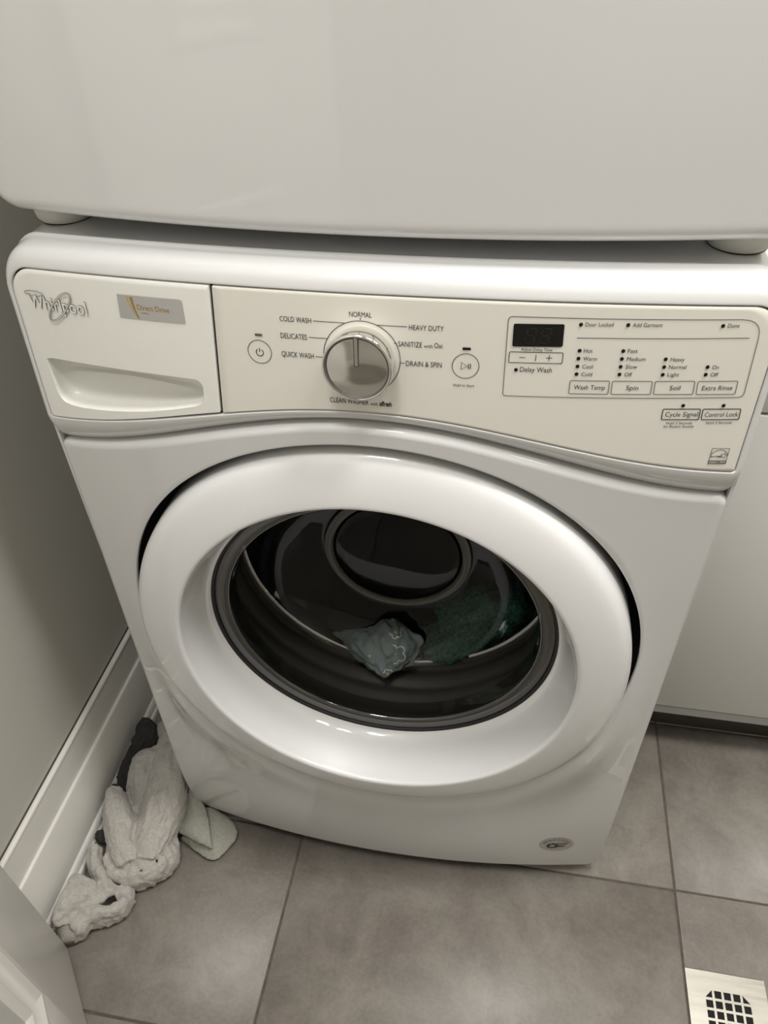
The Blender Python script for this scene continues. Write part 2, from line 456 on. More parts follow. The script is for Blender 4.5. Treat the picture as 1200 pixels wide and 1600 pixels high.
# right-hand cabinet with worktop, standing back from the washer's front
CY0 = .264
cab = empty('base_cabinet', 'white flat-front base cabinet right of the washing machine', 'cabinet')
box('carcass', .400, 1.70, CY0+.021, .84, .105, .895, 'cabinet_white', cab)
box('drawer_front', .402, 1.02, CY0, CY0+.0195, .744, .890, 'cabinet_white', cab, .0012)
box('drawer_front', 1.023, 1.698, CY0, CY0+.0195, .744, .890, 'cabinet_white', cab, .0012)
box('cabinet_door', .402, 1.02, CY0, CY0+.0195, .128, .7395, 'cabinet_white', cab, .0012)
box('cabinet_door', 1.023, 1.698, CY0, CY0+.0195, .128, .7395, 'cabinet_white', cab, .0012)
box('bottom_rail', .402, 1.698, CY0+.001, CY0+.0205, .106, .1262, 'cabinet_edge', cab)
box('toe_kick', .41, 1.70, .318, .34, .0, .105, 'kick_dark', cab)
wt = box('worktop', .386, 1.70, CY0-.022, .85, .896, .934, 'counter_white', bev=.003)
tag(wt, 'white worktop whose corner shows behind the washer top at right', 'worktop')

# floor drain: square plate with a grid of openings
drain = empty('floor_drain', 'square brushed steel floor drain with grated holes in the tiles', 'drain', (0, 0, 0))
dx0, dy0, dsz = .4727, -.2263, .1125
def drain_plate():
    bm = bmesh.new(); c = .5*dsz; pitch, hs = .0132, .0049
    inner = 2.5*pitch+.0002
    xs = [0] + [c+(k-2)*pitch+s*hs for k in range(5) for s in (-1, 1)] + [dsz]
    g = {}
    for i, x in enumerate(xs):
        for j, y in enumerate(xs): g[i, j] = bm.verts.new((dx0+x, dy0+y, .0016))
    for i in range(len(xs)-1):
        for j in range(len(xs)-1):
            hole = i % 2 == 1 and j % 2 == 1
            if hole:
                corner = (i in (1, 9)) and (j in (1, 9))
                if corner:       # clipped corner openings
                    q = [g[i, j], g[i+1, j], g[i+1, j+1], g[i, j+1]]
                    k = {(1, 1): 0, (9, 1): 1, (9, 9): 2, (1, 9): 3}[(i, j)]
                    bm.faces.new((q[k-1], q[k], q[(k+1) % 4]))
                continue
            bm.faces.new((g[i, j], g[i+1, j], g[i+1, j+1], g[i, j+1]))
    r = bmesh.ops.extrude_face_region(bm, geom=bm.faces[:])
    for v in r['geom']:
        if isinstance(v, bmesh.types.BMVert): v.co.z -= .004
    return obj('grate_plate', bm, 'steel', drain, True, 30)
drain_plate()
bm = bmesh.new(); add_box(bm, dx0+.012, dx0+dsz-.012, dy0+.012, dy0+dsz-.012, -.0585, -.004)
for f in [f for f in bm.faces if f.normal.z > .5]: bm.faces.remove(f)
bmesh.ops.reverse_faces(bm, faces=bm.faces[:])
bm.free()
box('drain_shade_sheet', dx0+.004, dx0+dsz-.004, dy0+.004, dy0+dsz-.004, -.0014, -.0008, 'drain_shade', drain)  # thin black sheet: shade inside the drain painted as colour

# ================================================================== washing machine
H = .343; ZC = .555; RH = .3045
def bell(x): return math.cos(PI*max(-.36, min(.36, x))/.72)**2
def zc(x): return .8425+.052*bell(x)          # lower edge of the control fascia
def zs(x): return .8080+.0705*bell(x)         # top edge of the lower front panel
def zt(x): return .9985+.0055*(1-(x/H)**2)    # upper edge of the control fascia
def Cprof(z):
    return .022*(z-.555)*(1 if z > .555 else .8) + (.014*((.22-z)/.19)**2 if z < .22 else 0)
def Fy(x, z):
    y = -.034+.30*x*x+Cprof(z)
    r = math.hypot(x, z-ZC); w = smooth01((ZC+.08-z)/.26)*math.exp(-((r-.300)/.055)**2)   # the panel swells around the lower half of the door
    edge = smooth01((.343-abs(x))/.085)
    d = y-(-.0315+.05*(z-ZC)); k = .004
    return y - w*edge*(.5*(d+math.sqrt(d*d+k*k)))
def Cy(x, z): return -.030+.27*x*x+.08*(z-.845)

washer = empty('washing_machine', 'white front-loading washing machine with round door under the stacked dryer', 'washing machine', (0, 0, 0))
def rhole(a): return lerp(.2962, RH, smooth01((math.sin(a)+.42)/.52))
# lower front panel with the round opening
R_ = .011
L = loop_rect(-H+R_, H-R_, lambda x: .030+R_, lambda x: zs(x)-.007, (.012, .012, .004, .004), 90, 8)
def roll_low(nx, nz, x, z):
    t = max(0, nz)**2; s = nx*nx; b = max(0, -nz)**2
    A = quarter(R_, 6, [(R_, .02)]); T = quarter(.007, 6, [(.007, .03)])
    return [(t*p[0]+(s+b)*q[0], t*p[1]+(s+b)*q[1]) for p, q in zip(T, A)]
shell('front_panel', L, Fy, 'enamel', washer, inner=lambda a: (rhole(a)*math.cos(a), ZC+rhole(a)*math.sin(a)), center=(0, ZC), roll=roll_low, steps=20,
      inner_roll=[(.0010, .0005), (.0014, .002), (.0014, .005)])
# dark recess behind the door's edge
V, Fc = [], []
for i in range(160):
    a = 2*PI*i/160; r = rhole(a); y = Fy(r*math.cos(a), ZC+r*math.sin(a))
    for rr, yy in ((r+.0008, y+.0015), (r+.003, y+.006), (r+.003, .030), (.262, .034)): V.append((rr*math.cos(a), yy, ZC+rr*math.sin(a)))
for i in range(160):
    j = (i+1) % 160
    for k in range(3): Fc.append((i*4+k, j*4+k, j*4+k+1, i*4+k+1))
py('door_recess', V, Fc, 'gap_rubber', washer, True)
# cabinet sides, back, base
SY = Fy(H, .5)+.012
for s in (-1, 1):
    box('side_panel', min(s*H, s*(H-.003)), max(s*H, s*(H-.003)), SY-.004, .735, .035, .84, 'enamel', washer)
box('back_panel', -H+.003, H-.003, .732, .735, .035, 1.0, 'enamel', washer)
box('base_pan', -H+.02, H-.02, .02, .73, .033, .045, 'gap_rubber', washer)
for sx in (-1, 1):
    for yy in (.06, .68):
        lathe('foot', [(0, 0), (.022, 0), (.024, .004), (.022, .012), (.010, .014), (.008, .036), (0, .036)], (sx*.29, yy, .0), 'foot_black', washer, 24, 40, axis='z')
# control fascia surround: a rounded frame that rolls over into the top
XS = .3355
seamL = loop_rect(-XS, XS, zc, zt, (.003, .003, .026, .026), 110, 14)
TOPP = spline([(0, 0), (.0025, .0004), (.0090, .0030), (.0148, .0085), (.0170, .0160), (.0180, .0260), (.0200, .0300), (.0200, .0325), (.0192, .0350), (.0192, .0700)], 3)[1:]
def sidep(k):
    P = spline([(0, 0), (.0025, .0003), (.0050, .0022), (.0070, .0065), (.0076, .0130), (.0076, .020), (.0076, .026), (.0076, .034), (.0076, .05), (.0076, .0700)], 3)[1:]
    return P[k]
def roll_con(nx, nz, x, z):
    t = max(0, nz)**2; s = nx*nx; b = max(0, -nz)**2; out = []
    w = zc(x)-zs(x)-.001; n = len(TOPP)
    for k in range(n):
        f = (k+1)/n
        bo, bb_ = w*f, .014*f**2.2
        so = sidep(k)
        out.append((t*TOPP[k][0]+s*so[0]+b*bo, t*TOPP[k][1]+s*so[1]+b*bb_))
    return out
def in_loop(a): return ray_loop(seamL, (0, .93), a)
# frame only: start the shell on the seam with a short inward return
def frame_shell():
    N = normals(seamL); V, Fc = [], []; rows = []
    for p, nn in zip(seamL, N):
        y = Cy(*p); row = [(p[0], y+.007, p[1]), (p[0], y+.0006, p[1]), (p[0]+nn[0]*.0005, y, p[1]+nn[1]*.0005)]
        for (o_, b_) in roll_con(nn[0], nn[1], p[0], p[1]):
            row.append((p[0]+nn[0]*(o_+.0005), y+b_, p[1]+nn[1]*(o_+.0005)))
        bt = max(0, -nn[1])**2
        row.append((row[-1][0], lerp(.733, row[-1][1]+.002, smooth01(bt*2)), row[-1][2]))
        rows.append(row)
    m = len(rows[0])
    for r in rows: V += r
    n = len(rows)
    for i in range(n):
        j = (i+1) % n
        for k in range(m-1): Fc.append((i*m+k, j*m+k, j*m+k+1, i*m+k+1))
    return py('fascia_frame', V, Fc, 'enamel', washer, True, None)
frame_shell()
# dark backing seen in the seams
ribbon('seam_gasket', loop_rect(-XS, XS, zc, zt, (.003, .003, .026, .026), 110, 14), .007, Cy, -.0035, 'seam', washer, True)
ribbon('seam_gasket', [(lerp(-.1377, -.1298, t/10), lerp(.875, 1.0022, t/10)) for t in range(11)], .007, Cy, -.0035, 'seam', washer)
shell('ledge_shadow_gap', loop_rect(-H+.02, H-.02, lambda x: zs(x)-.02, lambda x: zs(x)+.012, (.002,)*4, 60, 4), lambda x, z: Fy(x, .8)+.030, 'enamel', washer, center=(0, .85), steps=10)
# detergent drawer with the scooped grip
def xdiv(z): return lerp(-.1377, -.1298, (z-.875)/(1.002-.875))
GAP = .0016
def shear_left(L, x1):       # drag the right edge of a loop onto the slanted divider
    out = []
    for (x, z) in L:
        t = smooth01((x+.30)/(x1+.30)); out.append((x+(xdiv(z)-GAP-x1)*t, z))
    return out
dL = shear_left(loop_rect(-XS+GAP, -.1337, lambda x: zc(x)+GAP, lambda x: zt(x)-GAP, (.0025, .001, .001, .0255), 60, 12), -.1337)
hole_raw = [(-.3190,.9105),(-.3155,.9118),(-.2351,.9119),(-.1605,.9120),(-.1560,.9112),(-.1532,.9085),(-.1522,.9045),(-.1530,.8940),(-.1548,.8885),(-.1590,.8850),(-.1660,.8825),(-.1886,.8762),(-.2150,.8702),(-.2394,.8660),(-.2600,.8634),(-.2767,.8620),(-.2930,.8613),(-.3060,.8622),(-.3125,.8645),(-.3162,.8690),(-.3180,.8760),(-.3195,.9050)]
HC = (-.2400, .8900)
def hole_at(a): return ray_loop(hole_raw, HC, a)
drawer = shell('dispenser_drawer', dL, Cy, 'drawer_plastic', washer, inner=hole_at, center=HC, steps=12, power=1.2,
               roll=lambda nx, nz, x, z: [(.0003, .0004), (.0004, .004)])
# scoop: from the hole outline inwards
def scoop():
    V, Fc = [], []; n = 200; rows = []
    prof = [(1.0, 0), (.992, .0012), (.985, .004), (.975, .010), (.955, .017), (.90, .0225), (.75, .0265), (.4, .029), (0, .030)]
    for i in range(n):
        a = 2*PI*i/n; p = hole_at(a); row = []
        for s, d in prof:
            x, z = lerp(HC[0], p[0], s), lerp(HC[1], p[1], s)
            zz = z
            dd = d
            # the lip above is undercut, the floor of the grip slopes up to the front
            if p[1] < HC[1]: dd = d*.85
            row.append((x, Cy(x, z)+dd, zz))
        rows.append(row)
    m = len(prof)
    for r in rows: V += r
    for i in range(n):
        j = (i+1) % n
        for k in range(m-1): Fc.append((i*m+k, j*m+k, j*m+k+1, i*m+k+1))
    return py('grip_scoop', V, Fc, 'drawer_plastic', drawer, True, 50)
scoop()
# raised brand badge
def badge():
    text_on('brand_lettering', 'Whirlpool', -.3185, .9628, .0620, .0122, Cy, .0010, 'badge_chrome', drawer, .020)
    t2 = text_on('brand_lettering', 'Whirlpool', -.3182, .9630, .0616, .0120, Cy, .0016, 'drawer_plastic', drawer, .004)
    def ell(cx, cz, a, b, rot, n=48, a0=0, a1=2*PI):
        return [(cx+a*math.cos(t)*math.cos(rot)-b*math.sin(t)*math.sin(rot), cz+a*math.cos(t)*math.sin(rot)+b*math.sin(t)*math.cos(rot)) for t in [a0+(a1-a0)*i/n for i in range(n)]]
    for w, off, mm in ((.0019, .0019, 'badge_chrome'), (.0006, .0024, 'drawer_plastic')):
        ribbon('brand_swirl', ell(-.2856, .9668, .0195, .0060, math.radians(45)), w, Cy, off, mm, drawer, True)
    ribbon('brand_swirl', ell(-.3108, .9765, .0100, .0024, math.radians(0)), .0009, Cy, .0014, 'badge_chrome', drawer, True)
badge()
stk = decal('silver_sticker', rrect([(-.2216,.9862),(-.1588,.9872),(-.1588,.9657),(-.2230,.9647)], [.0004, .003, .0004, .0004]), Cy, .0006, 'sticker_silver', drawer)
tag(stk, 'silver sticker with gold lettering')
def arcband(x0, z0, x1, z1, w0, w1, bow, mm):
    A, B = [], []
    for i in range(15):
        t = i/14; z = lerp(z0, z1, t); x = lerp(x0, x1, t*t*.75+t*.25); w = lerp(w0, w1, t)
        A.append((x, z)); B.append((x+w, z))
    V = []; Fc = []
    for a, b in zip(A, B): V += [(a[0], Cy(*a)-.0008, a[1]), (b[0], Cy(*b)-.0008, b[1])]
    for i in range(14): Fc.append((2*i, 2*i+1, 2*i+3, 2*i+2))
    py('sticker_arc', V, Fc, mm, drawer, False)
arcband(-.2130, .9850, -.2052, .9668, .0018, .0004, 0, 'gold_pale')
arcband(-.2093, .9850, -.2042, .9655, .0027, .0012, 0, 'gold')
text_on('sticker_text', 'Direct Drive', -.2035, .9740, .0312, .0048, Cy, .0008, 'gold', drawer)
text_on('sticker_text', 'system', -.2005, .9708, .0078, .0016, Cy, .0008, 'gold', drawer)

# control panel
cL = []
for (x, z) in loop_rect(-.1337, XS-GAP, lambda x: zc(x)+GAP, lambda x: zt(x)-GAP, (.001, .0025, .0255, .001), 100, 12):
    t = smooth01((.25-x)/(.25+.1337)); cL.append((x+(xdiv(z)+GAP+.1337)*t, z))
panel = shell('control_panel', cL, Cy, 'panel_plastic', washer, center=(.10, .935), steps=16, power=1.2, roll=lambda nx, nz, x, z: [(.0003, .0004), (.0004, .004)])
TEXTS = [
 ('COLD WASH',-0.0704,0.0277,0.9763,0.0045),('NORMAL',-0.0098,0.0189,0.9844,0.0044),('HEAVY DUTY',0.0402,0.0287,0.9758,0.0044),
 ('DELICATES',-0.0710,0.0235,0.9611,0.0047),('QUICK WASH',-0.0716,0.0290,0.9442,0.0048),('SANITIZE',0.0313,0.0200,0.9607,0.0046),
 ('with',0.0529,0.0073,0.9608,0.0030),('Oxi',0.0615,0.0069,0.9609,0.0045),('DRAIN & SPIN',0.0380,0.0304,0.9434,0.0047),
 ('CLEAN',-0.0303,0.0145,0.9034,0.0049),('WASHER',-0.0143,0.0191,0.9034,0.0049),('with',0.0065,0.0068,0.9034,0.0030),('affresh',0.0148,0.0109,0.9034,0.0045),
 ('Hold to Start',0.0790,0.0179,0.9267,0.0025),('Adjust Delay Time',0.1329,0.0254,0.9615,0.0024),('Delay Wash',0.1338,0.0263,0.9426,0.0044),
 ('Door Locked',0.1816,0.0219,0.9834,0.0033),('Add Garment',0.2186,0.0233,0.9832,0.0033),('Done',0.2927,0.0091,0.9822,0.0033),
 ('Hot',0.1836,0.0070,0.9609,0.0034),('Warm',0.1840,0.0112,0.9539,0.0034),('Cool',0.1843,0.0087,0.9469,0.0034),('Cold',0.1846,0.0088,0.9399,0.0034),
 ('Fast',0.2187,0.0079,0.9611,0.0034),('Medium',0.2192,0.0150,0.9540,0.0034),('Slow',0.2195,0.0093,0.9471,0.0034),('Off',0.2198,0.0061,0.9401,0.0034),
 ('Heavy',0.2543,0.0112,0.9536,0.0034),('Normal',0.2544,0.0140,0.9469,0.0034),('Light',0.2547,0.0094,0.9401,0.0034),
 ('On',0.2893,0.0055,0.9464,0.0034),('Off',0.2895,0.0063,0.9398,0.0034),
 ('Wash Temp',0.1801,0.0258,0.9276,0.0041),('Spin',0.2233,0.0101,0.9276,0.0041),('Soil',0.2590,0.0087,0.9276,0.0041),('Extra Rinse',0.2857,0.0249,0.9272,0.0041),
 ('Cycle Signal',0.2607,0.0273,0.9023,0.0043),('Control Lock',0.2939,0.0281,0.9018,0.0043),
 ('Hold 3 Seconds',0.2633,0.0219,0.8947,0.0024),('for Button Sounds',0.2616,0.0257,0.8914,0.0024),('Hold 3 Seconds',0.2969,0.0219,0.8947,0.0024)]
OFF = .0005
for (t, x, z_w, z, cap) in TEXTS:
    text_on('printed_legend', t, x, z, z_w, cap, Cy, OFF, 'print_black', panel, .03 if t == 'affresh' else 0.0)
DOTS = [(0.1305,0.9443),(0.1780,0.9849),(0.2149,0.9849),(0.2888,0.9838),(0.1801,0.9626),(0.1802,0.9557),(0.1804,0.9487),(0.1806,0.9417),(0.2150,0.9627),(0.2151,0.9558),(0.2153,0.9488),(0.2156,0.9419),(0.2502,0.9556),(0.2504,0.9487),(0.2507,0.9418),(0.2854,0.9484),(0.2855,0.9416),(0.2737,0.9129),(0.3074,0.9125)]
for (x, z) in DOTS: decal('indicator_light', circ(x, z, .0016, 16, rz=.0017), Cy, .0007, 'led_black', panel)
def line(p, q, w=.00055, mm='print_black', name='printed_line'):
    n = max(2, int(math.hypot(p[0]-q[0], p[1]-q[1])/.01)+1)
    return ribbon(name, [(lerp(p[0], q[0], i/n), lerp(p[1], q[1], i/n)) for i in range(n+1)], w, Cy, OFF, mm, panel)
for p, q in [((-.0412,.9785),(-.0141,.9785)),((-.0458,.9636),(-.0299,.9636)),((-.0411,.9464),(-.0340,.9461)),((.0125,.9783),(.0386,.9783)),((.0277,.9632),(.0300,.9632)),((.0325,.9458),(.0368,.9459)),((.1763,.9735),(.3122,.9731))]:
    line(p, q)
ribbon('dial_ring', circ(-.0003, .9478, .0333, 72, math.radians(-50), math.radians(230)), .0006, Cy, OFF, 'print_black', panel)
decal('printed_dot', circ(-.0005, .9829, .0006, 10), Cy, OFF, 'print_black', panel)
BOXES = [([(.1203,.9905),(.3188,.9885),(.3218,.9200),(.1215,.9197)], [.004, .016, .005, .003], .0006, 'print_grey', 'display_border'),
 ([(.1237,.9602),(.1674,.9604),(.1675,.9508),(.1238,.9506)], .0014, .0006, 'print_black', 'button_outline'),
 ([(.1763,.9356),(.2087,.9356),(.2092,.9234),(.1766,.9234)], .0014, .0006, 'print_grey', 'button_outline'),
 ([(.2110,.9356),(.2437,.9356),(.2444,.9234),(.2117,.9234)], .0014, .0006, 'print_grey', 'button_outline'),
 ([(.2460,.9356),(.2784,.9356),(.2793,.9234),(.2469,.9234)], .0014, .0006, 'print_grey', 'button_outline'),
 ([(.2809,.9354),(.3135,.9352),(.3141,.9230),(.2820,.9232)], .0014, .0006, 'print_grey', 'button_outline'),
 ([(.2578,.9096),(.2892,.9094),(.2897,.8991),(.2584,.8993)], .0014, .0008, 'print_black', 'button_outline'),
 ([(.2912,.9093),(.3230,.9089),(.3237,.8986),(.2920,.8990)], .0014, .0008, 'print_black', 'button_outline')]
for q, r, w, mm, nm in BOXES: ribbon(nm, rrect(q, r), w, Cy, OFF, mm, panel, True)
dsp = decal('display_window', rrect([(.1250,.9846),(.1652,.9850),(.1661,.9656),(.1255,.9650)], .0016), Cy, .0006, 'display_black', panel)
tag(dsp, 'black digital display window')
def digit(cx, cz, w, h, sl=.18):
    def P(u, v): return (cx+u*w/2+v*h/2*sl, cz+v*h/2)
    for a, b in (((-.8,1),(.8,1)), ((-.8,0),(.8,0)), ((-.8,-1),(.8,-1)), ((-1,.12),(-1,.9)), ((1,.12),(1,.9)), ((-1,-.9),(-1,-.12)), ((1,-.9),(1,-.12))):
        ribbon('display_segment', [P(*a), P(*b)], .0012, Cy, .0009, 'segment', panel)
digit(.1395, .9750, .0070, .0125); digit(.1515, .9751, .0070, .0125)
line((.1322,.9554), (.1371,.9554)); line((.1456,.9581), (.1456,.9526)); line((.1540,.9556), (.1590,.9556)); line((.1565,.9581), (.1565,.9531))
for nm, cx, cz, r in (('power_button', -.0918, .9463, .0108), ('start_button', .0884, .9458, .0112)):
    ribbon(nm, circ(cx, cz, r, 48), .00055, Cy, OFF, 'print_black', panel, True)
ribbon('power_icon', circ(-.0918, .9458, .0033, 24, math.radians(125), math.radians(415)), .0007, Cy, OFF, 'print_black', panel)
line((-.0918, .9462), (-.0918, .9500), .0007, name='power_icon')
ribbon('start_icon', [(.0848,.9491),(.0848,.9426),(.0897,.9458)], .0007, Cy, OFF, 'print_black', panel, True)
line((.0908,.9482), (.0908,.9434), .0007, name='start_icon'); line((.0925,.9482), (.0925,.9434), .0007, name='start_icon')
decal('indicator_light', rrect([(-.0945,.9632),(-.0877,.9632),(-.0877,.9610),(-.0945,.9610)], .0010), Cy, .0007, 'print_grey', panel)
decal('indicator_light', rrect([(.0850,.9627),(.0920,.9627),(.0920,.9603),(.0850,.9603)], .0010), Cy, .0007, 'led_black', panel)
# energy label
ES = [(.3088,.8698),(.3238,.8694),(.3242,.8537),(.3088,.8541)]
ribbon('energy_label', rrect(ES, .0002), .0005, Cy, OFF, 'print_grey', panel, True)
decal('energy_label', [(.3088,.8572),(.3241,.8570),(.3242,.8537),(.3088,.8541)], Cy, OFF, 'print_grey', panel)
text_on('energy_label', 'ENERGY STAR', .3094, .8546, .0141, .0019, Cy, .0008, 'panel_plastic', panel, .01)
ribbon('energy_label', circ(.3164, .8595, .0080, 24, math.radians(18), math.radians(160), .0086), .0005, Cy, OFF, 'print_grey', panel)
ribbon('energy_label', spline([(.3092,.8608),(.3106,.8612),(.3098,.8618),(.3104,.8612),(.3135,.8614),(.3152,.8617),(.3148,.8606),(.3156,.8618),(.3162,.8605),(.3168,.8619),(.3174,.8606),(.3180,.8618),(.3196,.8622)], 4), .0005, Cy, OFF, 'print_black', panel)
star = [(.3204+(.0036 if k % 2 == 0 else .0015)*math.sin(2*PI*k/10+.2), .8622+(.0036 if k % 2 == 0 else .0015)*math.cos(2*PI*k/10+.2)) for k in range(10)]
ribbon('energy_label', star, .0005, Cy, OFF, 'print_black', panel, True)

# cycle knob
KX, KZ = -.0004, .9478
ky = Cy(KX, KZ); tilt = math.atan(.08)
knob = bpy.data.objects.new('cycle_knob', None); COL.objects.link(knob); knob.parent = washer
knob.location = (KX, ky, KZ); knob.rotation_euler = (-tilt, 0, 0)
tag(knob, 'round chrome cycle dial with a pointer slot')
lathe('knob_skirt', [(.0285, .001), (.0292, -.004), (.0296, -.016), (.0298, -.0185)], (0, 0, 0), 'chrome', knob, 96, 40)
lathe('knob_bezel', [(.0298, -.0185), (.0301, -.0200), (.0299, -.0216), (.0290, -.0224), (.0279, -.0222), (.0272, -.0212), (.0270, -.0200)], (0, 0, 0), 'chrome', knob, 96)
lathe('knob_groove', [(.0277, -.0221), (.0268, -.0216), (.0262, -.0210)], (0, 0, 0), 'print_grey', knob, 96)
def knob_face():
    V, Fc = [(0, -.0210-.0006*math.sin(.6), 0)], []; n = 96; R = 18
    for k in range(1, R+1):
        r = .0271*k/R
        for i in range(n):
            a = 2*PI*i/n; x, z = r*math.cos(a), r*math.sin(a)
            y = -.0200 - .0010*(1-(x/.0271)**2) - .0006*math.sin(z*130+.6)*(1-(r/.0275)**4)
            V.append((x, y, z))
    for i in range(n):
        j = (i+1) % n; Fc.append((0, 1+i, 1+j))
        for k in range(R-1):
            a = 1+k*n; b = a+n; Fc.append((a+i, b+i, b+j, a+j))
    return py('knob_face', V, Fc, 'chrome_face', knob, True)
knob_face()
pt = rrect([(-.0022, .0276), (.0022, .0276), (.0022, .0020), (-.0022, .0020)], .0009)
flat = lambda x, z: -.0222
decal('pointer_slot', pt, lambda x, z: -.0217, .0, 'print_grey', knob)
decal('pointer', rrect([(-.0013, .0276), (.0013, .0276), (.0013, .0029), (-.0013, .0029)], .0007), flat, 0.0, 'chrome_face', knob)

# door: ring, glass, drum ------------------------------------------------
DC = (0, 0, ZC)
dring = spline([(.2935, .014), (.2935, -.014), (.2928, -.0255), (.2900, -.0335), (.2845, -.0395), (.2760, -.0436), (.2650, -.0470), (.2520, -.0500), (.2410, -.0518), (.2368, -.0519), (.2345, -.0505), (.2333, -.0475), (.2312, -.0380), (.2262, -.0200), (.2200, .0000), (.2120, .0085), (.2112, .0105)], 4)
wdoor = lathe('door_ring', dring, DC, 'enamel_ring', washer, 192)
for v in wdoor.data.vertices:          # the door face leans back slightly
    r = math.hypot(v.co.x, v.co.z-ZC); v.co.y += .05*(v.co.z-ZC)*smooth01((r-.214)/.018)
wdoor.data.update()
lathe('glass_seal', [(.2140, .0060), (.2122, .0062), (.2108, .0080), (.2104, .0110)], DC, 'gap_rubber', wdoor, 128)
lathe('glass_flange', spline([(.2110, .0095), (.2080, .0085), (.2020, .0086), (.1955, .0100), (.1925, .0130), (.1918, .0200), (.1918, .0300), (.1918, .0380)], 4), DC, 'flange_glass', wdoor, 128)
lathe('flange_backing', [(.2108, .0125), (.1960, .0150), (.1955, .0170)], DC, 'gasket', wdoor, 128)
bowl = [(.1918, .0380), (.1915, .0450), (.1900, .0600), (.1850, .0820), (.1760, .1000), (.1600, .1170), (.1380, .1290), (.1180, .1350), (.1060, .1380), (.1010, .1400), (.0990, .1415), (.0930, .1420), (.0880, .1410), (.0840, .1395), (.0400, .1400), (.0001, .1400)]
lathe('glass_bowl', spline(bowl, 3), DC, 'door_glass', wdoor, 128)
lathe('bowl_ring_reflection', [(.1010, .1412), (.0985, .1428), (.0920, .1432), (.0890, .1420)], DC, 'bowl_reflection_grey', wdoor, 96)  # grey ring painted in for a reflection on the bowl's back
# rubber gasket and drum
lathe('door_gasket', spline([(.262, .034), (.236, .036), (.228, .045), (.226, .060), (.222, .075), (.2235, .086), (.219, .095), (.2165, .104), (.2185, .113), (.2160, .120), (.2180, .126)], 4), DC, 'gasket', washer, 128)
lathe('drum_lip', [(.2180, .126), (.2120, .128), (.2105, .131), (.2120, .134), (.2165, .135)], DC, 'drum_rim', washer, 128)
drum = lathe('drum', [(.2165, .135), (.240, .150), (.262, .165), (.266, .185), (.266, .50), (.258, .52), (.10, .53), (.085, .515), (.0001, .515)], DC, 'drum_steel_shaded', washer, 96, 40)
for k in range(3):
    a = math.radians(90+120*k+20)
    V = []; Fc = []
    for i, yy in enumerate([.20, .23, .30, .40, .47, .495]):
        hh = [.004, .030, .042, .042, .030, .004][i]
        for d, r in ((-.20, .264), (-.09, .264-hh*.8), (0, .264-hh), (.09, .264-hh*.8), (.20, .264)):
            V.append((r*math.cos(a+d), yy, ZC+r*math.sin(a+d)))
    for i in range(5):
        for j in range(4): Fc.append((i*5+j, i*5+j+1, (i+1)*5+j+1, (i+1)*5+j))
    py('drum_lifter', V, Fc, 'drum_steel_shaded', washer, True)

# oval sticker low on the front panel
ov = decal('oval_sticker', circ(.2672, .1270, .0255, 40, rz=.0240), Fy, .0006, 'oval_sticker', washer)
tag(ov, 'small oval repair sticker')
def FyS(x, z): return Fy(x, z)
ribbon('sticker_mark', circ(.2615, .1235, .0062, 24), .0034, FyS, .0010, 'print_black', ov, True)
for k in range(8):
    a = 2*PI*k/8; ribbon('sticker_mark', [(.2615+.0070*math.cos(a), .1235+.0070*math.sin(a)), (.2615+.0098*math.cos(a), .1235+.0098*math.sin(a))], .0030, FyS, .0010, 'print_black', ov)
line_f = lambda p, q, w, mm: ribbon('sticker_mark', [p, q], w, FyS, .0010, mm, ov)
line_f((.2680,.1240), (.2830,.1300), .0026, 'oval_red'); line_f((.2685,.1205), (.2800,.1215), .0026, 'print_black'); line_f((.2670,.1310), (.2820,.1335), .0018, 'oval_red')
for k in range(8):
    a = math.radians(162-k*19); x, z = .2672+.0195*math.cos(a), .1270+.0182*math.sin(a)
    ribbon('sticker_mark', [(x-.0018, z-.0016), (x, z+.0016), (x+.0018, z-.0012)], .0015, FyS, .0010, 'print_black' if k < 4 else 'oval_red', ov)

# ================================================================== dryer stacked above
dryer = empty('tumble_dryer', 'white tumble dryer stacked on feet above the washing machine', 'dryer')
DZ0, DZ1 = 1.0405, 1.965
def Dy(x, z): return .0+.30*x*x + .0
RD = .013
Ld = loop_rect(-H+RD, H-RD, lambda x: DZ0+RD, lambda x: DZ1-RD, (.016, .016, .03, .03), 80, 12)
RDO = .262; DZC = 1.60
def roll_dry(nx, nz, x, z): return quarter(RD, 7, [(RD, .03), (RD, .70)])
shell('front_panel', Ld, Dy, 'enamel', dryer, inner=lambda a: (RDO*math.cos(a), DZC+RDO*math.sin(a)), center=(0, DZC), roll=roll_dry, steps=16, inner_roll=[(.002, .001), (.003, .02)])
lathe('door_ring', spline([(.258, .02), (.258, -.01), (.250, -.026), (.235, -.032), (.205, -.030), (.19, -.02), (.185, .0)], 4), (0, 0, DZC), 'enamel_ring', dryer, 96)
lathe('door_cap', [(.187, -.004), (.15, .004), (.0001, .006)], (0, 0, DZC), 'enamel', dryer, 64)
box('underside', -H+.03, H-.03, .055, .735, DZ0+.004, DZ0+.01, 'enamel', dryer)
box('back_panel', -H+.003, H-.003, .732, .735, DZ0+.01, DZ1-.01, 'enamel', dryer)
for sx in (-1, 1):
    for yy in (.082, .66):
        lathe('foot', [(0, 0), (.024, 0), (.0265, .003), (.0275, .008), (.0275, .0235), (0, .0235)], (sx*.303, yy, 1.0205), 'foot_plastic', dryer, 40, 40, axis='z')
        lathe('foot_pad', [(0, 0), (.0240, 0), (.0245, .0012), (0, .0012)], (sx*.303, yy, 1.0196), 'foot_black', dryer, 40, 40, axis='z')

